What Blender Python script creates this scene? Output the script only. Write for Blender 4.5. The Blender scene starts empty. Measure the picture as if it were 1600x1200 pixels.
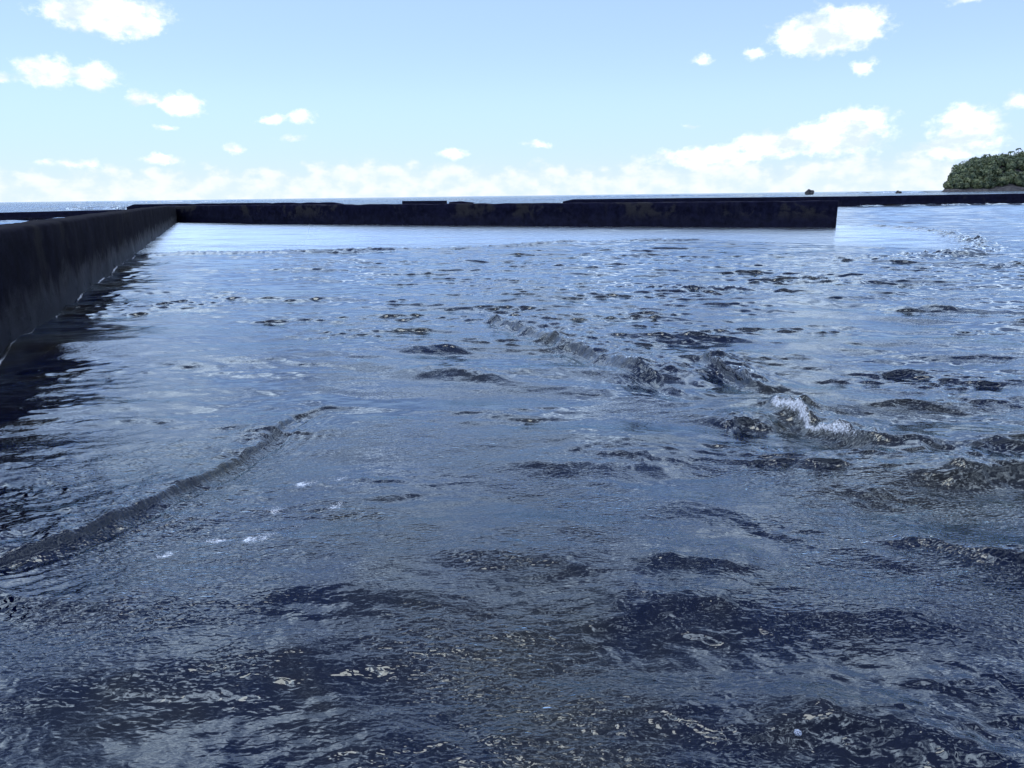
import bpy, bmesh, math, random
import numpy as np
from mathutils import Vector, Matrix, noise as mnoise

R = math.radians
scene = bpy.context.scene
C = scene.collection

# ------------------------------------------------------------------ camera
CAM_H = 1.70
cam_d = bpy.data.cameras.new('camera')
cam_d.sensor_width = 36.0
cam_d.lens = 26.0
cam_d.clip_start = 0.05
cam_d.clip_end = 60000
cam = bpy.data.objects.new('camera', cam_d)
C.objects.link(cam)
cam.matrix_world = (Matrix.Translation((0, 0, CAM_H)) @ Matrix.Rotation(R(90 - 14.28), 4, 'X')
                    @ Matrix.Rotation(R(-0.73), 4, 'Z'))
scene.camera = cam

# ------------------------------------------------------------------ exposure
scene.view_settings.view_transform = 'Standard'
scene.view_settings.look = 'None'
scene.view_settings.gamma = 1.0
scene.view_settings.use_curve_mapping = False
scene.view_settings.exposure = 0.60
scene.cycles.max_bounces = 8
scene.cycles.transmission_bounces = 6
scene.cycles.glossy_bounces = 4
scene.cycles.diffuse_bounces = 3
scene.cycles.sample_clamp_indirect = 4.0
scene.cycles.sample_clamp_direct = 2.0
scene.cycles.use_denoising = True

# ------------------------------------------------------------------ sky and sun
SUN_EL, SUN_AZ = 80.0, -45.0          # azimuth from +Y, negative is to the left
world = bpy.data.worlds.new('World')
scene.world = world
world.use_nodes = True
wt = world.node_tree
wt.nodes.clear()


class NT:
    """small helper for node trees"""
    def __init__(self, t):
        self.t = t

    def n(self, typ, **kw):
        nd = self.t.nodes.new(typ)
        for k, v in kw.items():
            setattr(nd, k, v)
        return nd

    def put(self, sock, v):
        if isinstance(v, bpy.types.NodeSocket):
            self.t.links.new(v, sock)
        elif v is not None:
            sock.default_value = v

    def m(self, op, a, b=None, c=None, clamp=False):
        nd = self.n('ShaderNodeMath', operation=op)
        nd.use_clamp = clamp
        for i, v in enumerate((a, b, c)):
            if v is not None:
                self.put(nd.inputs[i], v)
        return nd.outputs[0]

    def v(self, op, a, b=None, out=0):
        nd = self.n('ShaderNodeVectorMath', operation=op)
        self.put(nd.inputs[0], a)
        if b is not None:
            self.put(nd.inputs[1], b)
        return nd.outputs['Value'] if op in ('LENGTH', 'DOT_PRODUCT', 'DISTANCE') else nd.outputs[0]

    def noise(self, vec, scale, detail=5, rough=0.55, dist=0.0, out='Fac'):
        nd = self.n('ShaderNodeTexNoise')
        self.put(nd.inputs['Vector'], vec)
        nd.inputs['Scale'].default_value = scale
        nd.inputs['Detail'].default_value = detail
        nd.inputs['Roughness'].default_value = rough
        nd.inputs['Distortion'].default_value = dist
        return nd.outputs[out]

    def ramp(self, f, lo, hi, a=0.0, b=1.0, smooth=True):
        nd = self.n('ShaderNodeMapRange')
        nd.interpolation_type = 'SMOOTHSTEP' if smooth else 'LINEAR'
        self.put(nd.inputs[0], f)
        for i, v in enumerate((lo, hi, a, b)):
            self.put(nd.inputs[i + 1], v)
        return nd.outputs[0]

    def mix(self, f, a, b):
        nd = self.n('ShaderNodeMix', data_type='RGBA')
        self.put(nd.inputs[0], f)
        self.put(nd.inputs[6], a)
        self.put(nd.inputs[7], b)
        return nd.outputs[2]

    def mul(self, a, b, f=1.0):
        nd = self.n('ShaderNodeMix', data_type='RGBA', blend_type='MULTIPLY')
        self.put(nd.inputs[0], f)
        self.put(nd.inputs[6], a)
        self.put(nd.inputs[7], b)
        return nd.outputs[2]

    def xyz(self, x, y, z=0.0):
        nd = self.n('ShaderNodeCombineXYZ')
        for i, v in enumerate((x, y, z)):
            self.put(nd.inputs[i], v)
        return nd.outputs[0]


w = NT(wt)
sky = w.n('ShaderNodeTexSky', sky_type='NISHITA')
sky.sun_disc = False
sky.sun_elevation = R(SUN_EL)
sky.sun_rotation = R(SUN_AZ)
sky.air_density = 0.7
sky.dust_density = 0.1
sky.ozone_density = 3.0
NODE_STRENGTH = 0.10  # node value only: divided out again, so the colours set the sky's brightness
# soften the sky's fall-off with height, keep its blue
sg = w.n('ShaderNodeGamma')
wt.links.new(w.mul(sky.outputs[0], (0.1, 0.1, 0.1, 1)), sg.inputs['Color'])
sg.inputs['Gamma'].default_value = 0.6
skycol = w.mul(sg.outputs[0], (0.90, 0.98, 1.28, 1))

tc = w.n('ShaderNodeTexCoord')
sep = w.n('ShaderNodeSeparateXYZ')
wt.links.new(w.v('NORMALIZE', tc.outputs['Generated']), sep.inputs[0])
az = w.m('ARCTAN2', sep.outputs[0], sep.outputs[1])
el = w.m('ARCSINE', sep.outputs[2])
ae = w.xyz(az, el)
# glow added around the sun to brighten the water; sky dimmed low and overhead
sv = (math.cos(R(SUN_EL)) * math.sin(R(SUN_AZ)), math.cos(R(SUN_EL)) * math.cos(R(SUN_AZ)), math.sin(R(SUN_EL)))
sun_glow = w.m('POWER', w.m('MAXIMUM', w.v('DOT_PRODUCT', w.v('NORMALIZE', tc.outputs['Generated']), sv), 0.0), 3.0)
gain = w.m('MULTIPLY', w.m('ADD', 1.0, w.m('MULTIPLY', sun_glow, 1.5)), w.m('MULTIPLY', w.ramp(el, 0.0, 0.13, 0.74, 0.96), w.ramp(el, 0.25, 1.0, 1.0, 0.55)))
ks = w.n('ShaderNodeVectorMath', operation='SCALE')
wt.links.new(skycol, ks.inputs[0])
wt.links.new(gain, ks.inputs['Scale'])
skycol = ks.outputs[0]
# ragged edges: shift the lookup with noise
dn = w.noise(w.v('MULTIPLY', ae, (1.0, 1.25, 1)), 26.0, 6, 0.62, out='Color')
warp = w.v('MULTIPLY', w.v('SUBTRACT', dn, (0.5, 0.5, 0.5)), (0.026, 0.018, 0.0))
p = w.v('ADD', ae, warp)
# cumulus clouds: azimuth, elevation, half width, half height (radians)
CLOUDS = [
    (-0.4606, 0.1977, 0.068, 0.0267), (-0.4278, 0.1901, 0.0304, 0.0167), (-0.4948, 0.1947, 0.0416, 0.0117),
    (-0.5273, 0.136, 0.0368, 0.0175), (-0.4785, 0.135, 0.0288, 0.0158), (-0.5671, 0.1258, 0.0096, 0.0067),
    (-0.4329, 0.1124, 0.0272, 0.0092), (-0.3927, 0.1083, 0.0272, 0.015), (-0.4169, 0.083, 0.0128, 0.0042),
    (-0.2935, 0.0934, 0.0208, 0.0067), (-0.2592, 0.0976, 0.0176, 0.0108), (-0.2727, 0.0721, 0.0192, 0.005),
    (-0.3418, 0.0589, 0.0176, 0.0075), (-0.4271, 0.0487, 0.0256, 0.0067), (-0.5166, 0.0395, 0.032, 0.005),
    (0.3813, 0.177, 0.0688, 0.0283), (0.4137, 0.1833, 0.032, 0.0217), (0.3427, 0.1746, 0.0256, 0.02),
    (0.2991, 0.1619, 0.0144, 0.0067), (0.2407, 0.156, 0.0136, 0.0075), (0.4216, 0.1365, 0.0168, 0.0083),
    (0.5324, 0.0676, 0.04, 0.0267), (0.5274, 0.0476, 0.0496, 0.0183), (0.401, 0.064, 0.064, 0.0267),
    (0.4231, 0.0857, 0.0416, 0.0117), (0.3372, 0.0576, 0.068, 0.0183), (0.2549, 0.0449, 0.088, 0.0142),
    (0.0344, 0.0648, 0.0224, 0.005), (-0.0705, 0.0534, 0.0224, 0.0083), (0.2321, 0.0819, 0.0192, 0.0033),
    (0.5763, 0.0922, 0.0128, 0.01), (0.5185, 0.1959, 0.0304, 0.005),
]
field = None
for a0, e0, rx, ry in CLOUDS:
    d = w.v('SUBTRACT', p, (a0, e0, 0))
    d = w.v('MULTIPLY', d, (1 / rx, 1 / ry, 0))
    g_ = w.m('SUBTRACT', 1.0, w.v('LENGTH', d))
    # soften small clouds less than large ones (keep edge width alike)
    g_ = w.m('MULTIPLY', g_, min(1.0, ry / 0.02) ** 0.5)
    field = g_ if field is None else w.m('SMOOTH_MAX', field, g_, 0.15)
puff = w.noise(w.v('MULTIPLY', ae, (1.0, 1.3, 1)), 60.0, 6, 0.6)
field = w.m('ADD', field, w.m('MULTIPLY', w.m('SUBTRACT', puff, 0.5), 1.3))
cum = w.m('MULTIPLY', w.ramp(field, -0.06, 0.55), 0.95)
# bank of distant cloud low over the whole horizon
b1 = w.noise(w.xyz(az, 0.37), 7.0, 2, 0.5)
bn = w.noise(w.v('MULTIPLY', ae, (1.0, 1.5, 1)), 34.0, 4, 0.52)
edge = w.m('ADD', w.ramp(b1, 0.3, 0.7, 0.022, 0.052, smooth=False), w.m('MULTIPLY', w.m('SUBTRACT', bn, 0.5), 0.060))
bank = w.m('MULTIPLY', w.ramp(w.m('SUBTRACT', edge, el), -0.004, 0.014), 0.85)
# scattered cumulus over the unseen sky, made brighter and bluer to light the water
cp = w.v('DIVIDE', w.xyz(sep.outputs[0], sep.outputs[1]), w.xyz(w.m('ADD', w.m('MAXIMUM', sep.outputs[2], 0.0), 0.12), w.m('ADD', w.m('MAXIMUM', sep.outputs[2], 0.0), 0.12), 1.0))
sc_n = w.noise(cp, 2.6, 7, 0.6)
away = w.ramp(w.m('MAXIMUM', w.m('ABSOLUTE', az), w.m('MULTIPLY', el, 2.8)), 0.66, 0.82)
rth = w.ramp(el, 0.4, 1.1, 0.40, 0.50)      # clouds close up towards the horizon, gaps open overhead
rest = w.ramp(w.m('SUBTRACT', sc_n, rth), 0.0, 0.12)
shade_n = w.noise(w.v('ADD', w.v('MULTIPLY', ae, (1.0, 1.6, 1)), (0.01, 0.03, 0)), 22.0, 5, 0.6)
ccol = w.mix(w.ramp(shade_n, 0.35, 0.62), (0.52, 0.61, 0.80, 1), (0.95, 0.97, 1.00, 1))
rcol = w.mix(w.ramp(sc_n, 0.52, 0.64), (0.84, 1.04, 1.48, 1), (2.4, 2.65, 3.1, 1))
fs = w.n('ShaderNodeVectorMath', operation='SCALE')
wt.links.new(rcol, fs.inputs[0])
wt.links.new(w.m('ADD', 1.0, w.m('MULTIPLY', sun_glow, 2.2)), fs.inputs['Scale'])
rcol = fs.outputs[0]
bcol = w.mix(w.ramp(bn, 0.35, 0.65), (0.52, 0.62, 0.74, 1), (0.67, 0.70, 0.74, 1))
low = w.mix(bank, skycol, bcol)


def background(col):
    sc = w.n('ShaderNodeVectorMath', operation='SCALE')
    wt.links.new(col, sc.inputs[0])
    sc.inputs['Scale'].default_value = 1.0 / NODE_STRENGTH
    b_ = w.n('ShaderNodeBackground')
    b_.inputs['Strength'].default_value = NODE_STRENGTH
    wt.links.new(sc.outputs[0], b_.inputs['Color'])
    return b_.outputs[0]


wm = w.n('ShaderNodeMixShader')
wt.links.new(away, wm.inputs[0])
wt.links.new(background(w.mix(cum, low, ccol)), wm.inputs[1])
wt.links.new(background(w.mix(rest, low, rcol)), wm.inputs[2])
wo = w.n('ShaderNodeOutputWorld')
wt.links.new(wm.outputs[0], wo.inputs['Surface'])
world.cycles.sampling_method = 'NONE'

sun_d = bpy.data.lights.new('sun', 'SUN')
sun_d.energy = 0.5            # the sun stands behind thin bright cloud above the frame
sun_d.angle = R(14)
sun_d.color = (1.0, 0.95, 0.87)
sun = bpy.data.objects.new('sun', sun_d)
C.objects.link(sun)
sdir = Vector((math.cos(R(SUN_EL)) * math.sin(R(SUN_AZ)), math.cos(R(SUN_EL)) * math.cos(R(SUN_AZ)), math.sin(R(SUN_EL))))
sun.rotation_euler = sdir.to_track_quat('Z', 'Y').to_euler()

# ------------------------------------------------------------------ helpers
rng = np.random.default_rng(7)
random.seed(7)


def tag(o, label=None, cat=None, group=None, kind=None):
    for k, v in (('label', label), ('category', cat), ('group', group), ('kind', kind)):
        if v:
            o[k] = v
    return o


def mesh_obj(name, me, mat=None, parent=None, smooth=False):
    o = bpy.data.objects.new(name, me)
    C.objects.link(o)
    if mat:
        me.materials.append(mat)
    if parent:
        o.parent = parent
    if smooth:
        me.polygons.foreach_set('use_smooth', np.ones(len(me.polygons), dtype=bool))
    return o


def grid_mesh(name, X, Y, Z):
    """mesh from 2-D coordinate arrays"""
    nr, nc = X.shape
    co = np.stack([X, Y, Z], -1).astype(np.float32).reshape(-1)
    idx = np.arange(nr * nc, dtype=np.int32).reshape(nr, nc)
    q = np.stack([idx[:-1, :-1], idx[:-1, 1:], idx[1:, 1:], idx[1:, :-1]], -1).reshape(-1)
    nf = (nr - 1) * (nc - 1)
    me = bpy.data.meshes.new(name)
    me.vertices.add(nr * nc)
    me.vertices.foreach_set('co', co)
    me.loops.add(nf * 4)
    me.loops.foreach_set('vertex_index', q)
    me.polygons.add(nf)
    me.polygons.foreach_set('loop_start', np.arange(0, nf * 4, 4, dtype=np.int32))
    me.polygons.foreach_set('loop_total', np.full(nf, 4, dtype=np.int32))
    me.polygons.foreach_set('use_smooth', np.ones(nf, dtype=bool))
    me.update(calc_edges=True)
    return me


def mat_new(name):
    m = bpy.data.materials.new(name)
    m.use_nodes = True
    m.node_tree.nodes.clear()
    return m, NT(m.node_tree)


def finish(m, t, shader, disp=None):
    o = t.n('ShaderNodeOutputMaterial')
    m.node_tree.links.new(shader, o.inputs['Surface'])


def principled(t, col, rough, normal=None, spec=0.5, **kw):
    b = t.n('ShaderNodeBsdfPrincipled')
    t.put(b.inputs['Base Color'], col)
    t.put(b.inputs['Roughness'], rough)
    t.put(b.inputs['Specular IOR Level'], spec)
    if normal is not None:
        t.put(b.inputs['Normal'], normal)
    for k, v in kw.items():
        t.put(b.inputs[k], v)
    return b.outputs[0]


def bump(t, h, strength, dist, normal=None):
    b = t.n('ShaderNodeBump')
    t.put(b.inputs['Height'], h)
    t.put(b.inputs['Strength'], strength)
    b.inputs['Distance'].default_value = dist
    if normal is not None:
        t.put(b.inputs['Normal'], normal)
    return b.outputs[0]


def smooth01(a, lo, hi):
    x = np.clip((a - lo) / (hi - lo), 0, 1)
    return x * x * (3 - 2 * x)


def vnoise(x, y, seed):
    """value noise in [0,1], vectorised"""
    xi = np.floor(x).astype(np.int64)
    yi = np.floor(y).astype(np.int64)
    fx = (x - xi).astype(np.float32)
    fy = (y - yi).astype(np.float32)
    fx = fx * fx * (3 - 2 * fx)
    fy = fy * fy * (3 - 2 * fy)
    tab = np.random.default_rng(seed).random((256, 256)).astype(np.float32)
    a = tab[xi & 255, yi & 255]
    b = tab[(xi + 1) & 255, yi & 255]
    c = tab[xi & 255, (yi + 1) & 255]
    d = tab[(xi + 1) & 255, (yi + 1) & 255]
    return (a * (1 - fx) + b * fx) * (1 - fy) + (c * (1 - fx) + d * fx) * fy


def fbm(x, y, seed, octv=4):
    s = 0
    a = 0.5
    for k in range(octv):
        s = s + a * vnoise(x * 2 ** k + 13.7 * k, y * 2 ** k + 7.1 * k, seed + k)
        a *= 0.5
    return s / (1 - 0.5 ** octv)


# ------------------------------------------------------------------ materials
def make_water():
    m, t = mat_new('sea_water')
    geo = t.n('ShaderNodeNewGeometry')
    pos = geo.outputs['Position']
    # distance from the ripples' finest scale: fine ripples are relief too small for the mesh
    sp = t.n('ShaderNodeSeparateXYZ')
    t.put(sp.inputs[0], pos)
    flat = t.xyz(sp.outputs[0], sp.outputs[1], 0.0)
    patch = t.ramp(t.noise(flat, 0.75, 3, 0.5), 0.40, 0.60, 0.22, 1.0)
    att = t.n('ShaderNodeAttribute', attribute_name='calm')
    calm = att.outputs['Fac']
    patch = t.m('MAXIMUM', patch, t.n('ShaderNodeAttribute', attribute_name='even').outputs['Fac'])
    r1 = t.noise(t.v('MULTIPLY', flat, (0.55, 1.0, 1)), 15.0, 0.5, 0.4, 0.5)
    r2 = t.noise(t.v('MULTIPLY', flat, (0.5, 1.0, 1)), 62.0, 0.5, 0.4, 0.6)
    h = t.m('ADD', t.m('MULTIPLY', r1, 1.0), t.m('MULTIPLY', r2, 0.60))
    h = t.m('MULTIPLY', h, patch)
    h = t.m('MULTIPLY', h, calm)
    fara = t.n('ShaderNodeAttribute', attribute_name='far').outputs['Fac']
    r3 = t.noise(t.v('MULTIPLY', flat, (0.5, 1.0, 1)), 0.9, 4, 0.65, 0.5)
    h = t.m('ADD', h, t.m('MULTIPLY', r3, t.m('MULTIPLY', fara, 40.0)))
    nrm = bump(t, h, 1.0, 0.011)
    fres = t.n('ShaderNodeFresnel')
    fres.inputs['IOR'].default_value = 1.35
    t.put(fres.inputs['Normal'], nrm)
    gl = t.n('ShaderNodeBsdfGlossy')
    gl.inputs['Color'].default_value = (0.83, 0.94, 1.0, 1)
    t.put(gl.inputs['Roughness'], t.n('ShaderNodeAttribute', attribute_name='ripple_blur').outputs['Fac'])
    t.put(gl.inputs['Normal'], nrm)
    # light scattered back from below: navy where deep, olive brown over shallow rock
    bedn = t.noise(flat, 0.55, 4, 0.6, 0.5)
    body = t.mix(t.ramp(bedn, 0.42, 0.62), (0.0004, 0.0013, 0.0080, 1), (0.0095, 0.0088, 0.0066, 1))
    rf = t.n('ShaderNodeBsdfDiffuse')
    t.put(rf.inputs['Color'], body)
    mx = t.n('ShaderNodeMixShader')
    t.put(mx.inputs[0], fres.outputs[0])
    t.put(mx.inputs[1], rf.outputs[0])
    t.put(mx.inputs[2], gl.outputs[0])
    # foam where the mesh says the water is broken
    fa = t.n('ShaderNodeAttribute', attribute_name='foam')
    fn = t.noise(pos, 90.0, 4, 0.7, 1.2)
    fsum = t.m('ADD', t.m('MULTIPLY', fa.outputs['Fac'], 1.15), t.m('SUBTRACT', fn, 1.0))
    fm = t.m('MULTIPLY', t.ramp(fsum, 0.0, 0.24), 0.62)
    fb = principled(t, (0.74, 0.78, 0.83, 1), 0.45, nrm)
    mf = t.n('ShaderNodeMixShader')
    t.put(mf.inputs[0], fm)
    t.put(mf.inputs[1], mx.outputs[0])
    t.put(mf.inputs[2], fb)
    finish(m, t, mf.outputs[0])
    return m


def make_concrete(name, dark, patchc, patch_lo=0.55, wet_z=0.55, seed=0.0):
    m, t = mat_new(name)
    geo = t.n('ShaderNodeNewGeometry')
    pos = t.v('ADD', geo.outputs['Position'], (seed, seed * 0.7, 0))
    sp = t.n('ShaderNodeSeparateXYZ')
    t.put(sp.inputs[0], geo.outputs['Position'])
    z = sp.outputs[2]
    n1 = t.noise(pos, 0.55, 6, 0.62, 0.4)
    n2 = t.noise(pos, 3.2, 6, 0.65)
    n3 = t.noise(t.v('MULTIPLY', pos, (1, 1, 0.12)), 2.6, 4, 0.6)       # run-down streaks
    n4 = t.noise(pos, 38.0, 4, 0.6)
    col = t.mix(t.ramp(n2, 0.3, 0.7), tuple(c * 0.6 for c in dark) + (1,), tuple(c * 1.35 for c in dark) + (1,))
    n5 = t.noise(t.v('MULTIPLY', pos, (1, 1, 0.8)), 1.6, 6, 0.68, 0.6)
    dry = t.ramp(t.m('ADD', z, t.m('MULTIPLY', t.m('SUBTRACT', n5, 0.5), 1.1)), wet_z - 0.25, wet_z + 0.30)
    pm = t.m('MULTIPLY', t.ramp(t.m('ADD', n1, t.m('MULTIPLY', t.m('SUBTRACT', n2, 0.5), 0.35)), patch_lo, patch_lo + 0.09), dry)
    col = t.mix(t.m('MULTIPLY', pm, 0.85), col, patchc + (1,))
    col = t.mix(t.m('MULTIPLY', t.ramp(n3, 0.56, 0.72), t.m('MULTIPLY', dry, 0.18)), col, tuple(c * 1.6 for c in patchc) + (1,))
    col = t.mul(col, t.mix(t.ramp(n4, 0.25, 0.75), (0.72, 0.72, 0.72, 1), (1.25, 1.25, 1.25, 1)))
    wet = t.m('SUBTRACT', 1.0, dry)
    rough = t.m('ADD', 0.32, t.m('MULTIPLY', dry, 0.4))
    rough = t.m('ADD', rough, t.m('MULTIPLY', t.m('SUBTRACT', n2, 0.5), 0.35))
    h = t.m('ADD', t.m('MULTIPLY', n2, 0.8), t.m('MULTIPLY', n4, 0.18))
    nb = bump(t, h, 0.8, 0.05)
    df = t.n('ShaderNodeBsdfDiffuse')
    t.put(df.inputs['Color'], col)
    t.put(df.inputs['Normal'], nb)
    gl = t.n('ShaderNodeBsdfGlossy')
    t.put(gl.inputs['Roughness'], rough)
    t.put(gl.inputs['Normal'], nb)
    fr = t.n('ShaderNodeFresnel')
    fr.inputs['IOR'].default_value = 1.33
    mx = t.n('ShaderNodeMixShader')
    t.put(mx.inputs[0], t.m('MULTIPLY', fr.outputs[0], t.m('ADD', 0.02, t.m('MULTIPLY', wet, 0.14))))
    t.put(mx.inputs[1], df.outputs[0])
    t.put(mx.inputs[2], gl.outputs[0])
    finish(m, t, mx.outputs[0])
    return m


def make_rock(name, c1, c2, scale):
    m, t = mat_new(name)
    geo = t.n('ShaderNodeNewGeometry')
    pos = geo.outputs['Position']
    n1 = t.noise(pos, scale, 6, 0.65, 0.3)
    n2 = t.noise(pos, scale * 7, 4, 0.6)
    col = t.mix(t.ramp(n1, 0.38, 0.62), c1 + (1,), c2 + (1,))
    col = t.mul(col, t.mix(t.ramp(n2, 0.3, 0.7), (0.6, 0.6, 0.6, 1), (1.3, 1.3, 1.3, 1)))
    finish(m, t, principled(t, col, 0.85, bump(t, n2, 0.7, 0.3 / scale), 0.3))
    return m


def make_leaf(name, c1, c2):
    m, t = mat_new(name)
    oi = t.n('ShaderNodeNewGeometry')
    col = t.mix(oi.outputs['Random Per Island'], c1 + (1,), c2 + (1,))
    nz = t.noise(oi.outputs['Position'], 0.16, 2, 0.6)
    col = t.mul(col, t.mix(t.ramp(nz, 0.35, 0.65), (0.5, 0.58, 0.62, 1), (1.45, 1.35, 1.1, 1)))
    d = principled(t, col, 0.6, None, 0.25)
    tr = t.n('ShaderNodeBsdfTranslucent')
    t.put(tr.inputs['Color'], col)
    mx = t.n('ShaderNodeMixShader')
    mx.inputs[0].default_value = 0.3
    t.put(mx.inputs[1], d)
    t.put(mx.inputs[2], tr.outputs[0])
    finish(m, t, mx.outputs[0])
    return m


M_WATER = make_water()
M_WALL = make_concrete('weathered_concrete', (0.006, 0.0065, 0.0155), (0.022, 0.021, 0.022), 0.52, 0.55)
M_LEFT = make_concrete('algae_concrete', (0.0035, 0.0039, 0.0075), (0.0085, 0.0085, 0.0095), 0.55, 0.38, 11.0)
M_OUTER = make_concrete('dark_concrete', (0.006, 0.0065, 0.0155), (0.013, 0.013, 0.018), 0.60, 0.3, 31.0)
M_ROCK = make_rock('shore_rock', (0.018, 0.017, 0.02), (0.05, 0.046, 0.044), 0.25)
M_REEF = make_rock('reef_rock', (0.020, 0.020, 0.024), (0.05, 0.048, 0.046), 0.8)
M_SOIL = make_rock('hill_soil', (0.020, 0.028, 0.012), (0.05, 0.055, 0.03), 0.12)
M_LEAF = make_leaf('forest_leaves', (0.055, 0.085, 0.048), (0.115, 0.130, 0.078))  # greens lightened and greyed to stand for haze over the distance
M_PALM = make_leaf('palm_leaves', (0.030, 0.055, 0.018), (0.06, 0.09, 0.03))
M_BARK = make_rock('bark', (0.06, 0.05, 0.04), (0.13, 0.11, 0.09), 2.0)

# ------------------------------------------------------------------ the water, one sheet to the horizon
APEX = 1.0
ys = [-9.0, -6.0, -4.0, -2.5, -1.5, -0.8, -0.3, 0.1, 0.5, 0.8]
n_in = 1330
ys += list(np.exp(np.linspace(math.log(1.05), math.log(112.0), n_in)))
ys += list(np.exp(np.linspace(math.log(112.0), math.log(900.0), 190))[1:])
ys += list(np.exp(np.linspace(math.log(900.0), math.log(45000.0), 50))[1:])
ys = np.array(ys)
sl = np.linspace(-0.80, 0.80, 770)
outer = 0.80 + (np.linspace(0, 1, 34)[1:] ** 2) * 6.0
sl = np.concatenate([-outer[::-1], sl, outer])
YB = np.repeat(ys[:, None], len(sl), 1)
XB = sl[None, :] * (np.maximum(YB, 0.0) + APEX + np.maximum(-YB, 0) * 0.6)
DIST = np.maximum(np.abs(YB), 0.8)
dyr = np.gradient(ys)
SPC = np.maximum(np.repeat(dyr[:, None], len(sl), 1), np.gradient(sl)[None, :] * (np.maximum(YB, 0) + APEX)).astype(np.float32)

# which side of the walls
LW0, LWD = np.array([-5.79, 8.21]), np.array([-0.3949, 1.0])         # foot of the left wall, metres per metre of y
FARW = [(-26.2, 58.7), (-17.78, 53.01), (-3.74, 45.58), (6.95, 40.36), (15.75, 36.47)]
left_x = LW0[0] + LWD[0] * (YB - LW0[1])
far_y = np.interp(XB, [q[0] for q in FARW], [q[1] for q in FARW], left=62, right=90)
outside = np.clip(smooth01(left_x - XB, 0.0, 0.6) + smooth01(YB - far_y, 0.0, 1.0), 0, 1)
far_sea = smooth01(DIST, 60, 130) * outside


def polyline_sd(X, Y, pts):
    """signed distance to a polyline (positive on its right-hand side) and 0..1 along it"""
    pts = np.array(pts, float)
    seg = np.diff(pts, axis=0)
    ln = np.hypot(seg[:, 0], seg[:, 1])
    cum_l = np.concatenate([[0], np.cumsum(ln)])
    best = np.full(X.shape, 1e9)
    sgn = np.zeros(X.shape)
    tt = np.zeros(X.shape)
    for i in range(len(seg)):
        dx, dy = X - pts[i, 0], Y - pts[i, 1]
        u = (dx * seg[i, 0] + dy * seg[i, 1]) / ln[i] ** 2
        uc = np.clip(u, 0, 1)
        ex, ey = dx - uc * seg[i, 0], dy - uc * seg[i, 1]
        d = np.hypot(ex, ey)
        k = d < best
        best[k] = d[k]
        # at a joint the side is told by the mean of the two directions
        t0 = seg[i] / ln[i] + (seg[i - 1] / ln[i - 1] if i > 0 else 0)
        t1 = seg[i] / ln[i] + (seg[i + 1] / ln[i + 1] if i + 1 < len(seg) else 0)
        sx = np.where(u <= 0, t0[0], np.where(u >= 1, t1[0], seg[i, 0]))
        sy = np.where(u <= 0, t0[1], np.where(u >= 1, t1[1], seg[i, 1]))
        sgn[k] = np.sign(ex * sy - ey * sx)[k]
        tt[k] = ((cum_l[i] + uc * ln[i]) / cum_l[-1])[k]
    return best * sgn, tt


# calm and rough areas
patchn = fbm(XB * 0.35 + 40, YB * 0.22 + 40, 21, 3).astype(np.float32)
patch2 = fbm(XB * 0.55 + 11, YB * 1.5 + 5, 23, 4).astype(np.float32)
rip = (0.30 + 0.40 * smooth01(patchn, 0.36, 0.66) + 1.30 * smooth01(patch2, 0.46, 0.76)).astype(np.float32)
calm = np.ones(XB.shape, np.float32)
# the still sheet of water before the far wall, its edge a long curved ripple front
JX = [-40, -12.1, -9.5, -7.19, -3.71, -0.82, 1.93, 4.89, 6.3, 9.0, 12.5]
JY = [24, 23.7, 23.9, 24.2, 24.6, 25.8, 27.4, 28.3, 28.1, 26.0, 22.5]
front_y = np.interp(XB, JX, JY, right=22) + 0.5 * (fbm(XB * 0.7, YB * 0.0, 5, 2) - 0.5)
k_edge = np.interp(YB, [18.5, 19.2, 20.3, 21.9, 25.2, 30.8, 35.7, 39.3], [7.8, 9.6, 11.9, 14.0, 15.8, 17.9, 18.3, 17.1])
still = smooth01(YB - front_y, 0.0, 0.9) * smooth01(k_edge - XB, -0.2, 0.5) * (1 - outside)
calm = (1 - 0.55 * still)
near_l = np.exp(-((XB - left_x) / 3.0) ** 2) * (1 - outside)

# waves: many small trains, running mostly towards the viewer
Z = np.zeros(XB.shape, np.float32)
DX = np.zeros(XB.shape, np.float32)
DY = np.zeros(XB.shape, np.float32)
Xf, Yf = XB.astype(np.float32), YB.astype(np.float32)


def add_waves(n, l0, l1, slope, mean_deg, spread, weight, chop=0.75, seed=0):
    global Z, DX, DY
    rg = np.random.default_rng(seed)
    for i in range(n):
        lam = l0 * (l1 / l0) ** ((i + rg.random()) / n)
        k = 2 * math.pi / lam
        th = R(mean_deg + rg.normal() * spread)
        a = slope / k * math.sqrt(2.0 / n)
        ph = rg.random() * 6.283
        cx, cy = math.cos(th), math.sin(th)
        rows = np.where((SPC.min(1) < lam / 2.2))[0]
        if len(rows) == 0:
            continue
        r0, r1 = rows[0], rows[-1] + 1
        s = np.s_[r0:r1]
        lod = smooth01(lam / SPC[s], 2.2, 5.0).astype(np.float32)
        wgt = (weight[s] if isinstance(weight, np.ndarray) else weight) * lod * np.float32(a)
        phase = np.float32(k * cx) * Xf[s] + np.float32(k * cy) * Yf[s] + np.float32(ph)
        Z[s] += wgt * np.cos(phase)
        sn = np.sin(phase) * wgt * np.float32(chop)
        DX[s] -= np.float32(cx) * sn
        DY[s] -= np.float32(cy) * sn


amp_pool = ((0.15 + 0.85 * calm) * (1 - 0.2 * outside)).astype(np.float32)
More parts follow.
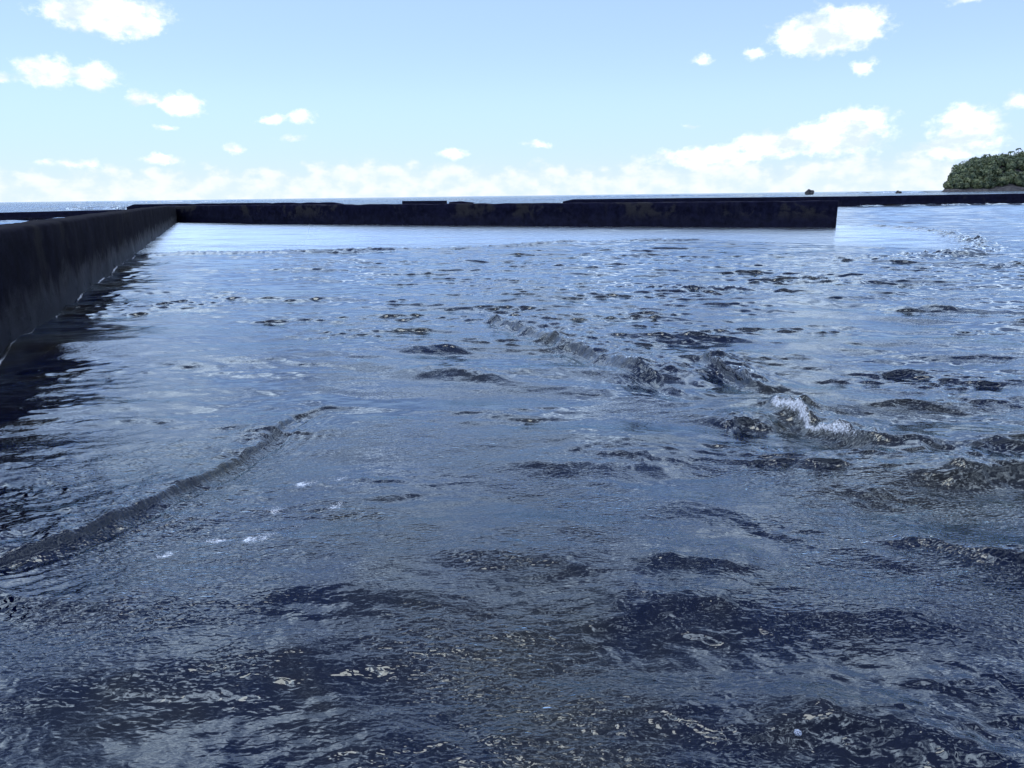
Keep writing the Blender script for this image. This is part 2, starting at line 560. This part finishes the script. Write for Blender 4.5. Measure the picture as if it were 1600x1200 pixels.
# the right half is the choppier
sheet = smooth01(-XB / (np.abs(YB) + 2.0), 0.12, 0.30) * (1 - outside)      # smoother sheet along the left wall
choppy = 0.75 - 0.20 * sheet + 0.50 * smooth01(XB / (np.abs(YB) + 2.0), -0.15, 0.30) * (1 - 0.6 * smooth01(DIST, 6, 12) - 0.4 * smooth01(DIST, 12, 25))
w_chop = (amp_pool * (0.7 + 0.4 * rip) * choppy * (1.35 - 0.35 * smooth01(DIST, 4, 9))).astype(np.float32)
w_rip = (rip * (0.4 + 0.6 * choppy) * (1 + 0.45 * smooth01(DIST, 7, 12)) * (1 - 0.10 * sheet) * (2 * calm - 1).clip(0.1, 1) * (1 - 0.35 * outside)).astype(np.float32)
add_waves(16, 1.6, 5.0, 0.040, -100, 32, amp_pool, 0.6, 1)
add_waves(44, 0.45, 1.6, 0.088, -97, 19, w_chop, 0.85, 2)
add_waves(56, 0.12, 0.45, 0.125, -95, 31, w_rip, 0.8, 3)
add_waves(24, 0.055, 0.12, 0.105, -92, 40, w_rip, 0.6, 4)
w_sea = outside.astype(np.float32)
add_waves(22, 2.0, 7.0, 0.125, -95, 38, w_sea, 0.8, 5)
add_waves(20, 7.0, 40.0, 0.050, -88, 30, far_sea.astype(np.float32), 0.8, 6)
near_cam = smooth01(YB, -0.5, 1.0).astype(np.float32)
Z *= near_cam
# small waves lean forward: steep thin fronts, long flat backs
DY -= np.float32(1.1) * Z * (1 - far_sea).astype(np.float32)

# single wave fronts: line, height, front width, back width, crinkle, foam
FOAM = np.zeros(XB.shape, np.float32)
crk = (fbm(XB * 7.0, YB * 7.0, 61, 3) - 0.5).astype(np.float32)
crk2 = (fbm(XB * 26.0, YB * 26.0, 71, 4) - 0.5).astype(np.float32)


def ridge(pts, h, wf, wb, crinkle=0.05, foam=0.0, lean=0.0, taper=(0.12, 0.15), side=1, rough=0.0, train=0.0):
    global Z, DX, DY, FOAM
    P = np.array(pts)
    mg = 3.2 * max(wf, wb)
    rows = np.where((ys > P[:, 1].min() - mg) & (ys < P[:, 1].max() + mg))[0]
    r0, r1 = rows[0], rows[-1] + 1
    xs = XB[r0:r1]
    cols = np.where((xs.max(0) > P[:, 0].min() - mg) & (xs.min(0) < P[:, 0].max() + mg))[0]
    c0, c1 = cols[0], cols[-1] + 1
    s = np.s_[r0:r1, c0:c1]
    sd, tt = polyline_sd(XB[s], YB[s], pts)
    sd = sd * side + crinkle * (2.2 * crk[s] + 0.8 * crk2[s])
    env = smooth01(tt, 0.0, taper[0]) * smooth01(1 - tt, 0.0, taper[1])
    hv = h * env * (1 + 0.9 * crk[s])
    prof = np.where(sd > 0, np.exp(-(sd / wf) ** 2), 1 / (1 + (sd / wb) ** 2) ** 1.5)
    trough = -0.18 * np.exp(-((sd - 2.2 * wf) / (1.3 * wf)) ** 2)
    body = prof + trough
    Z[s] += (hv * body).astype(np.float32)
    # crumbled water on the face
    face = np.exp(-((sd - 0.5 * wf) / (0.8 * wf)) ** 2) * env
    Z[s] += (rough * face * (crk2[s] * 1.2 + 0.8 * crk[s])).astype(np.float32)
    if train:
        # short ripples running ahead of the front
        Z[s] += (train * env * np.where(sd > 0, np.cos(sd * (2 * math.pi / 0.085) + 3 * crk[s]) * np.exp(-sd / 0.28) * smooth01(sd, 0.0, 0.05), 0)).astype(np.float32)
    if lean:
        # crest thrown forward over its face
        i = len(P) // 2
        tv = P[-1] - P[0]
        nv = np.array([tv[1], -tv[0]]) / np.hypot(*tv) * side
        push = lean * env * prof ** 2
        DX[s] += (nv[0] * push).astype(np.float32)
        DY[s] += (nv[1] * push).astype(np.float32)
    if foam:
        FOAM[s] = np.maximum(FOAM[s], (foam * face).astype(np.float32))


# the long bore running in from the left wall
ridge([(-3.3, 2.75), (-2.70, 2.98), (-2.44, 3.17), (-2.25, 3.38), (-2.09, 3.70), (-1.91, 4.40), (-1.80, 5.05), (-1.78, 5.68), (-1.62, 5.98), (-1.30, 6.02), (-1.05, 5.92)],
      0.052, 0.046, 0.50, 0.014, 0.08, 0.015, (0.05, 0.3), 1, 0.026, 0.006)
# the front in the middle
ridge([(-0.40, 10.6), (0.05, 9.75), (0.47, 8.87), (0.96, 7.68), (1.31, 6.99), (1.48, 6.37), (1.85, 5.80)],
      0.095, 0.085, 0.6, 0.020, 0.0, 0.02, (0.10, 0.30), 1, 0.020, 0.008)
# the small breaker
ridge([(1.96, 7.60), (2.10, 7.10), (2.19, 6.60), (2.24, 6.15)], 0.13, 0.085, 0.26, 0.035, 0.44, 0.05, (0.25, 0.30), 1, 0.055)
ridge([(2.20, 6.10), (2.27, 5.70), (2.34, 5.30), (2.50, 4.98), (2.72, 4.87)], 0.115, 0.085, 0.24, 0.040, 0.57, 0.03, (0.18, 0.30), 1, 0.055)
ridge([(2.42, 5.06), (2.62, 4.92), (2.85, 4.90), (3.10, 4.95)], 0.045, 0.10, 0.26, 0.03, 0.0, 0.0, (0.30, 0.35), 1, 0.012)
ridge([(1.58, 5.30), (1.74, 5.44), (1.90, 5.42), (2.03, 5.25)], 0.055, 0.08, 0.2, 0.05, 0.2, 0.03, (0.25, 0.3), 1, 0.04)
# low right
ridge([(1.80, 3.52), (2.01, 3.39), (2.16, 3.22), (2.35, 3.09), (2.6, 3.0)], 0.036, 0.08, 0.30, 0.035, 0.30, 0.02, (0.2, 0.1), 1, 0.025)
ridge([(2.45, 4.02), (2.68, 4.14), (2.95, 4.26), (3.25, 4.30), (3.6, 4.25)], 0.075, 0.12, 0.34, 0.05, 0.0, 0.03, (0.25, 0.1), 1, 0.025)
# low swells across the foreground
ridge([(-0.45, 3.28), (-0.07, 3.26), (0.17, 3.23), (0.45, 3.15)], 0.026, 0.09, 0.30, 0.03, 0, 0.01, (0.3, 0.3), 1, 0.01)
ridge([(0.50, 3.20), (0.83, 3.18), (1.25, 3.10)], 0.024, 0.09, 0.30, 0.03, 0, 0.01, (0.3, 0.3), 1, 0.01)
ridge([(-0.05, 4.40), (0.38, 4.58), (0.83, 4.57), (1.15, 4.38)], 0.034, 0.12, 0.40, 0.04, 0, 0.01, (0.3, 0.3), 1, 0.01)
ridge([(-2.7, 3.05), (-2.32, 2.98), (-2.0, 2.86), (-1.64, 2.82), (-1.3, 2.88)], 0.028, 0.10, 0.24, 0.03, 0, 0.01, (0.1, 0.35), 1, 0.01)
ridge([(0.30, 2.90), (0.67, 2.84), (1.00, 2.72)], 0.022, 0.09, 0.24, 0.03, 0, 0.01, (0.3, 0.3), 1, 0.01)
ridge([(0.80, 2.20), (1.02, 2.13), (1.22, 2.04), (1.38, 1.95), (1.65, 1.80)], 0.034, 0.11, 0.22, 0.03, 0, 0.0, (0.3, 0.1), 1, 0.008)
ridge([(-1.3, 8.2), (-0.9, 8.4), (-0.4, 8.2)], 0.03, 0.12, 0.35, 0.05, 0, 0.0, (0.3, 0.3), 1, 0.01)
ridge([(-1.1, 6.9), (-0.7, 7.2), (-0.2, 6.9), (0.1, 6.6)], 0.035, 0.12, 0.35, 0.05, 0, 0.0, (0.3, 0.3), 1, 0.01)
ridge([(2.6, 13.2), (3.3, 13.6), (4.1, 13.4), (4.6, 13.0)], 0.06, 0.2, 0.5, 0.15, 0, 0.02, (0.3, 0.3), 1, 0.05)
ridge([(5.2, 14.6), (5.9, 14.5), (6.6, 14.2)], 0.05, 0.2, 0.5, 0.15, 0, 0.02, (0.3, 0.3), 1, 0.05)
ridge([(5.4, 10.8), (6.1, 11.0), (6.8, 10.6)], 0.05, 0.2, 0.5, 0.10, 0, 0.02, (0.3, 0.3), 1, 0.03)
# the ripple front at the edge of the still water, and the one curling off the wall's end
ridge([(-12.3, 23.5), (-9.5, 23.8), (-7.2, 24.2), (-3.7, 24.5), (-0.8, 25.8), (1.9, 27.4), (4.9, 28.3), (6.5, 28.0), (9, 26.3)], 0.07, 0.25, 0.5, 0.30, 0, 0.0, (0.1, 0.2), 1, 0.06)
ridge([(7.0, 18.1), (9.6, 19.2), (11.9, 20.3), (14.0, 21.9), (15.8, 25.2), (17.9, 30.8), (18.3, 35.7), (17.1, 39.2)], 0.10, 0.30, 0.5, 0.30, 0, 0.0, (0.2, 0.1), 1, 0.06)
ridge([(15.2, 24.0), (15.6, 24.9), (15.9, 25.8)], 0.06, 0.30, 0.5, 0.25, 0.0, 0.05, (0.3, 0.3), 1, 0.12)
# surf on the reef outside
ridge([(-92, 150), (-86, 154), (-78, 153), (-70, 149)], 0.75, 1.6, 4.0, 0.8, 0.45, 0.5, (0.3, 0.3), 1, 0.35)
ridge([(-60, 120), (-52, 123), (-44, 122)], 0.35, 1.0, 3.0, 0.6, 0.55, 0.3, (0.3, 0.3), 1, 0.2)
ridge([(285, 600), (305, 604), (330, 600)], 1.3, 5, 12, 2.0, 0.7, 1.0, (0.2, 0.2), 1, 0.7)
ridge([(232, 560), (250, 564), (268, 560)], 0.9, 5, 12, 2.0, 0.5, 1.0, (0.2, 0.2), 1, 0.6)
ridge([(-340, 560), (-250, 575), (-170, 560)], 1.1, 5, 12, 2.0, 0.6, 1.0, (0.2, 0.2), 1, 0.6)
ridge([(20, 500), (90, 515), (160, 505)], 0.9, 5, 12, 2.0, 0.5, 1.0, (0.2, 0.2), 1, 0.6)
# chop breaking at the foot of the outer wall, seen through the gap
for xx in (42, 47, 52, 57, 62, 66):
    ridge([(xx - 2.2, 88.2 + 0.06 * (xx - 40)), (xx, 88.5 + 0.06 * (xx - 40)), (xx + 2.4, 88.2 + 0.06 * (xx - 40))], 0.15, 0.5, 0.8, 0.5, 0.38, 0.1, (0.3, 0.3), 1, 0.15)

# foam flecks drifting inside the pool and a lick of white along the walls
flk = np.zeros_like(FOAM)
for fx, fy, fr in ((-1.29, 4.22, .10), (-1.33, 3.84, .12), (-1.31, 3.45, .12), (-1.08, 4.31, .08), (-1.51, 3.45, .10), (-0.95, 3.9, .10), (-1.15, 3.65, .1), (-1.7, 3.3, .09)):
    flk = np.maximum(flk, np.exp(-(((XB - fx) / (fr * 1.5)) ** 2 + ((YB - fy - 0.5 * (XB - fx)) / fr) ** 2)).astype(np.float32))
FOAM = np.maximum(FOAM, 0.50 * flk * (0.1 + 1.6 * fbm(XB * 11, YB * 11, 131, 4)).astype(np.float32))
wl = np.exp(-((XB - left_x - 0.02) / 0.045) ** 2) * (YB > 4) * (YB < 58)
FOAM = np.maximum(FOAM, (0.55 * wl * (0.3 + 1.2 * fbm(XB * 1.2, YB * 1.2, 91, 2))).astype(np.float32))
wf_ = np.exp(-((YB - far_y + 0.06) / 0.16) ** 2) * (XB > -26) * (XB < 15.8)
FOAM = np.maximum(FOAM, (0.50 * wf_ * (0.2 + 1.2 * fbm(XB * 0.9, YB * 0.9, 95, 2))).astype(np.float32))
# a little backwash piled against the left wall
Z += (0.05 * near_l * fbm(XB * 1.1, YB * 0.8, 33, 3)).astype(np.float32)

me = grid_mesh('sea_water', XB + DX, YB + DY, Z)
a = me.attributes.new('foam', 'FLOAT', 'POINT')
a.data.foreach_set('value', FOAM.reshape(-1))
a = me.attributes.new('calm', 'FLOAT', 'POINT')
near_fade = 1.25 - 0.90 * smooth01(DIST, 2.5, 6.5) - 0.30 * smooth01(DIST, 8, 16)
a.data.foreach_set('value', near_fade.astype(np.float32).reshape(-1))
# ripples too small to resolve far off act as roughness
a = me.attributes.new('ripple_blur', 'FLOAT', 'POINT')
a.data.foreach_set('value', ((0.03 + 0.03 * smooth01(DIST, 6, 12) + 0.08 * smooth01(DIST, 14, 32) + 0.10 * still + 0.04 * sheet * smooth01(DIST, 3, 5)) * (1 - 0.5 * outside)).astype(np.float32).reshape(-1))
a = me.attributes.new('even', 'FLOAT', 'POINT')
a.data.foreach_set('value', (0.5 * smooth01(DIST, 10, 24)).astype(np.float32).reshape(-1))
a = me.attributes.new('far', 'FLOAT', 'POINT')
a.data.foreach_set('value', (smooth01(DIST, 40, 160) * outside).astype(np.float32).reshape(-1))
water = mesh_obj('sea_water', me, M_WATER)
tag(water, 'dark blue rippled sea water filling the pool and reaching the horizon', kind='structure')

# ------------------------------------------------------------------ concrete walls
def wall(name, foot, tops, thick, mat, step=0.3, bottom=-1.6, wear=0.05, seed=0, back=1, chip=None):
    """a long cast wall. foot: plan line of its visible face, tops: heights at those points,
    the body lies on the left of the line (back=1)"""
    pts = [Vector((p_[0], p_[1], 0)) for p_ in foot]
    # resample
    st = []
    for i in range(len(pts) - 1):
        L = (pts[i + 1] - pts[i]).length
        n = max(1, int(L / step))
        for k in range(n):
            u = k / n
            st.append((pts[i].lerp(pts[i + 1], u), tops[i] * (1 - u) + tops[i + 1] * u, (pts[i + 1] - pts[i]).normalized()))
    st.append((pts[-1], tops[-1], (pts[-1] - pts[-2]).normalized()))
    bm = bmesh.new()
    rings = []
    nz = 9
    for pnt, top, dr in st:
        nv = Vector((-dr.y, dr.x, 0)) * back            # towards the body of the wall
        prof = []
        for k in range(nz):                              # visible face, bottom to top
            u = k / (nz - 1)
            prof.append((0.0, bottom + (top - 0.05 - bottom) * u ** 0.7))
        prof += [(0.02, top - 0.02), (0.06, top)]
        prof += [(thick * f, top) for f in (0.3, 0.55, 0.8)]
        prof += [(thick - 0.06, top), (thick - 0.02, top - 0.02), (thick, top - 0.06), (thick, 0.2), (thick, bottom)]
        ring = []
        for j, (o_, z_) in enumerate(prof):
            q = pnt + nv * o_ + Vector((0, 0, z_))
            s1 = mnoise.fractal(q * 0.9 + Vector((seed, 0, 0)), 0.8, 2.1, 4)
            s2 = mnoise.fractal(q * 3.1 + Vector((0, seed, 5)), 0.8, 2.1, 3)
            amt = wear * (0.6 * s1 + 0.4 * s2)
            q = q - nv * (amt if o_ < thick * 0.5 else -amt)
            if z_ > top - 0.1:
                q.z += wear * 0.35 * (s1 * 0.7 + 0.5 * s2) - 0.01
                if chip:
                    q.z -= chip * max(0, mnoise.noise(Vector((pnt.x * 0.5 + seed, pnt.y * 0.5, 1.7))) - 0.25)
            ring.append(bm.verts.new(q))
        rings.append(ring)
    for r_a, r_b in zip(rings, rings[1:]):
        for j in range(len(r_a) - 1):
            bm.faces.new((r_a[j], r_b[j], r_b[j + 1], r_a[j + 1]))
        bm.faces.new((r_a[-1], r_b[-1], r_b[0], r_a[0]))
    bm.faces.new(rings[0][::-1])
    bm.faces.new(rings[-1])
    bmesh.ops.recalc_face_normals(bm, faces=bm.faces)
    me_ = bpy.data.meshes.new(name)
    bm.to_mesh(me_)
    bm.free()
    o = mesh_obj(name, me_, mat, smooth=True)
    try:
        me_.set_sharp_from_angle(angle=R(50))
    except Exception:
        pass
    return o


def lw(y, off=0.0):
    return (LW0[0] + LWD[0] * (y - LW0[1]) + off, y)


tag(wall('pool_wall', [lw(-6), lw(8), lw(30), lw(50), lw(55), lw(58.6)], [1.39, 1.385, 1.385, 1.34, 1.26, 1.12], 0.62, M_LEFT, 0.25, -1.6, 0.045, 3.0),
    'black algae-stained concrete wall running away along the left side of the pool', 'wall', kind='thing')
tag(wall('pool_wall', [(-27.2, 59.4), (-25.9, 58.6), (-17.78, 53.01), (-3.74, 45.58), (6.95, 40.36), (15.75, 36.47)], [1.28, 1.29, 1.30, 1.29, 1.28, 1.29], 0.9, M_WALL, 0.25, -1.6, 0.075, 17.0, 1, 0.16),
    'long dark concrete wall with olive blotches closing the far end of the pool', 'wall', kind='thing')
tag(wall('sea_wall', [(-47.6, 94.6), (-46.6, 94.5), (-33, 93.4), (-21.6, 92.2), (-20.4, 92.1)], [0.95, 1.26, 1.26, 1.22, 1.02], 1.1, M_OUTER, 0.4, -2.2, 0.05, 41.0, 1, 0.25),
    'thin dark strip of outer sea wall above the left end of the far pool wall', 'sea wall', 'broken outer sea wall', 'thing')
tag(wall('sea_wall', [(-13.0, 92.0), (-7.7, 91.7)], [1.26, 1.24], 1.1, M_OUTER, 0.4, -2.2, 0.03, 53.0),
    'short isolated block of sea wall standing between the two longer outer strips', 'sea wall', 'broken outer sea wall', 'thing')
tag(wall('sea_wall', [(-7.3, 91.7), (-6.0, 91.6), (-4.4, 91.5)], [1.06, 1.16, 0.98], 0.9, M_OUTER, 0.25, -2.2, 0.12, 59.0),
    'low lump of broken rubble just right of the isolated sea wall block', 'rubble', 'broken outer sea wall', 'thing')
tag(wall('sea_wall', [(6.4, 90.6), (7.6, 90.6), (40.6, 90.6), (62.8, 92.8), (110, 97)], [0.98, 1.22, 1.15, 1.21, 1.25], 1.2, M_OUTER, 0.4, -2.2, 0.04, 67.0),
    'long dark outer sea wall leaving the frame at right below the headland', 'sea wall', 'broken outer sea wall', 'thing')
tag(wall('sea_wall', [(-86, 67.5), (-49.8, 74.1), (-41, 79.5), (-33, 84)], [0.74, 0.73, 0.80, 0.8], 1.0, M_OUTER, 0.4, -2.0, 0.04, 71.0),
    'low dark sea wall beyond the left pool wall at the left edge', 'sea wall', 'broken outer sea wall', 'thing')


# ------------------------------------------------------------------ rocks
def rock(name, loc, size, seed, mat, sub=3):
    bm = bmesh.new()
    bmesh.ops.create_icosphere(bm, subdivisions=sub, radius=1.0)
    for v_ in bm.verts:
        d = v_.co.normalized()
        f = 1 + 0.45 * mnoise.fractal(d * 1.3 + Vector((seed, seed * 2, 0)), 0.7, 2.2, 5)
        v_.co = Vector((d.x * size[0] * f, d.y * size[1] * f, d.z * size[2] * f))
    me_ = bpy.data.meshes.new(name)
    bm.to_mesh(me_)
    bm.free()
    o = mesh_obj(name, me_, mat)
    o.location = loc
    return o


tag(rock('reef_rock', (163.7, 416, 1.3), (2.3, 2.2, 1.9), 4.0, M_REEF), 'dark lone boulder standing above the horizon over the far wall end', 'rock')
tag(rock('reef_rock', (255, 500, 0.4), (1.8, 1.6, 1.5), 9.0, M_REEF), 'tiny dark rock tip on the horizon between boulder and headland', 'rock')

# ------------------------------------------------------------------ headland
HD = 700.0
# ridge line of the ground: world x, ground height, at distance HD (trees add about 6 m)
RX = [396, 398.5, 400, 403, 410, 419, 432, 439, 446, 467, 500, 560, 640]
RH = [0.0, 2.0, 5.5, 10.5, 17.0, 21.0, 24.5, 25.5, 26.0, 26.5, 28.5, 33, 36]


def hill_h(x, y):
    """ground height of the headland"""
    u = (y - HD) / 120.0
    xs_ = x - (y - HD) * 0.57                 # the shore runs obliquely away
    base = np.interp(xs_, RX, RH)
    fall = smooth01(np.asarray(u), 0.0, 0.38) * (1 - smooth01(np.asarray(u), 0.9, 1.6))
    n = fbm(np.asarray(x) * 0.05, np.asarray(y) * 0.05, 201, 3) - 0.5
    cliff = smooth01(np.asarray(u), -0.06, 0.0)
    return np.maximum(-2.0, -2 + cliff * np.minimum(base + 2, 5.2 + 3 * n) + np.maximum(base - 2.6, 0) * fall + 2.5 * n * cliff)


hx = np.linspace(388, 680, 150)
hy = np.linspace(HD - 14, HD + 190, 80)
HX, HY = np.meshgrid(hx, hy)
HZ = hill_h(HX, HY)
head = mesh_obj('headland', grid_mesh('headland', HX, HY, HZ), M_ROCK)
tag(head, 'wooded rocky headland rising from the sea at the right edge', kind='structure')


def leaf_cloud(centres, radii, n_each, size, seed):
    """leaf clumps spread through crown volumes, one mesh"""
    rg = np.random.default_rng(seed)
    V = []
    for (c, r_, n) in zip(centres, radii, n_each):
        d = rg.normal(size=(n, 3))
        d /= np.linalg.norm(d, axis=1)[:, None]
        rad = r_ * (0.55 + 0.5 * rg.random((n, 1)) ** 0.6)
        lump = 1 + 0.25 * np.sin(d[:, :1] * 4 + c[0]) * np.cos(d[:, 1:2] * 5 + c[1])
        pc = np.array(c) + d * rad * lump * np.array([1, 1, 0.85])
        s = size * (0.6 + 0.8 * rg.random((n, 1)))
        nrm = d + rg.normal(size=(n, 3)) * 0.45
        nrm /= np.linalg.norm(nrm, axis=1)[:, None]
        t1 = np.cross(nrm, rg.normal(size=(n, 3)))
        t1 /= np.linalg.norm(t1, axis=1)[:, None]
        t2 = np.cross(nrm, t1)
        V.append(np.stack([pc - t1 * s - t2 * s * .6, pc + t1 * s * .9 - t2 * s * .7, pc + t1 * s + t2 * s * .7, pc - t1 * s * .8 + t2 * s * .6], 1).reshape(-1, 3))
    V = np.concatenate(V)
    nf = len(V) // 4
    me_ = bpy.data.meshes.new('foliage')
    me_.vertices.add(len(V))
    me_.vertices.foreach_set('co', V.astype(np.float32).reshape(-1))
    me_.loops.add(nf * 4)
    me_.loops.foreach_set('vertex_index', np.arange(nf * 4, dtype=np.int32))
    me_.polygons.add(nf)
    me_.polygons.foreach_set('loop_start', np.arange(0, nf * 4, 4, dtype=np.int32))
    me_.polygons.foreach_set('loop_total', np.full(nf, 4, dtype=np.int32))
    me_.update(calc_edges=True)
    return me_


cs, rs, ns = [], [], []
rg = np.random.default_rng(55)
tries = 0
while len(cs) < 520 and tries < 9000:
    tries += 1
    y = HD + 1.5 + 62 * rg.random()
    x = 399.5 + 130 * rg.random() ** 1.2 + (y - HD) * 0.57
    z = float(hill_h(np.array(x), np.array(y)))
    if z < 2.6:
        continue
    r_ = 1.7 + 3.6 * rg.random() ** 1.6
    if x - (y - HD) * 0.57 < 406:
        r_ *= 0.6
    cs.append((x, y, z + r_ * (0.7 + 0.5 * rg.random())))
    rs.append(r_)
    ns.append(int(90 + 25 * r_))
forest = mesh_obj('forest', leaf_cloud(cs, rs, ns, 0.75, 5), M_LEAF)
tag(forest, 'dense green wood covering the headland slope', kind='stuff')


def palm(loc, height, lean, seed, label):
    rgp = random.Random(seed)
    root = bpy.data.objects.new('palm_tree', None)
    C.objects.link(root)
    root.location = loc
    tag(root, label, 'palm tree', 'palms on the headland crest')
    bm = bmesh.new()
    prev = None
    for k in range(9):
        u = k / 8
        cx = lean * u * u
        r_ = 0.34 * (1 - 0.5 * u)
        ring = [bm.verts.new((cx + r_ * math.cos(q), r_ * math.sin(q), height * u)) for q in np.linspace(0, 6.283, 9)[:-1]]
        if prev:
            for i in range(8):
                bm.faces.new((prev[i], prev[(i + 1) % 8], ring[(i + 1) % 8], ring[i]))
        prev = ring
    me_ = bpy.data.meshes.new('trunk')
    bm.to_mesh(me_)
    bm.free()
    mesh_obj('trunk', me_, M_BARK, root, True)
    bm = bmesh.new()
    for f in range(17):
        a_ = f / 17 * 6.283 * 3 + rgp.random() * 0.5
        up = rgp.uniform(-0.1, 1.0)
        L = rgp.uniform(3.4, 4.6)
        pl = None
        for k in range(7):
            u = k / 6
            d = L * u * (1 - 0.22 * u)
            z = height + up * L * 0.6 * u - (1.0 + 0.4 * up) * L * 0.55 * u * u
            wd = 0.62 * math.sin(math.pi * (0.12 + 0.85 * u))
            c_ = Vector((lean + d * math.cos(a_), d * math.sin(a_), z))
            sd_ = Vector((-math.sin(a_), math.cos(a_), 0)) * wd
            tri = [bm.verts.new(c_ + sd_ - Vector((0, 0, wd * .5))), bm.verts.new(c_), bm.verts.new(c_ - sd_ - Vector((0, 0, wd * .5)))]
            if pl:
                bm.faces.new((pl[0], pl[1], tri[1], tri[0]))
                bm.faces.new((pl[1], pl[2], tri[2], tri[1]))
            pl = tri
    me_ = bpy.data.meshes.new('crown')
    bm.to_mesh(me_)
    bm.free()
    mesh_obj('crown', me_, M_PALM, root)
    return root


for px_, py_, hh, ln, lb in ((483.8, HD + 45, 12.5, 0.6, 'left palm of the two poking above the headland treetops'),
                             (492.0, HD + 45, 14.2, -0.8, 'right and taller palm of the two poking above the headland treetops')):
    palm((px_, py_, float(hill_h(np.array(px_), np.array(py_))) - 0.4), hh, ln, int(px_), lb)

# ------------------------------------------------------------------ floating bubble in the foreground
bm = bmesh.new()
bmesh.ops.create_uvsphere(bm, u_segments=24, v_segments=12, radius=0.013)
me = bpy.data.meshes.new('foam_bubble')
for v_ in bm.verts:
    v_.co.z *= 0.75
bm.to_mesh(me)
bm.free()
mb, t = mat_new('bubble_film')
geo = t.n('ShaderNodeNewGeometry')
vn = t.noise(geo.outputs['Position'], 260.0, 2, 0.5)
gls = principled(t, (0.30, 0.34, 0.42, 1), 0.15, None, 0.5)
tp = t.n('ShaderNodeBsdfTransparent')
mx = t.n('ShaderNodeMixShader')
t.put(mx.inputs[0], t.ramp(vn, 0.38, 0.55, 0.25, 0.75))
t.put(mx.inputs[1], tp.outputs[0])
t.put(mx.inputs[2], gls)
finish(mb, t, mx.outputs[0])
i = np.argmin((XB + DX - 0.92) ** 2 + (YB + DY - 2.06) ** 2)
bub = mesh_obj('foam_bubble', me, mb, smooth=True)
bub.location = (0.92, 2.06, float(Z.reshape(-1)[i]) + 0.003)
tag(bub, 'small pale bubble floating on dark water at the bottom right', 'bubble')
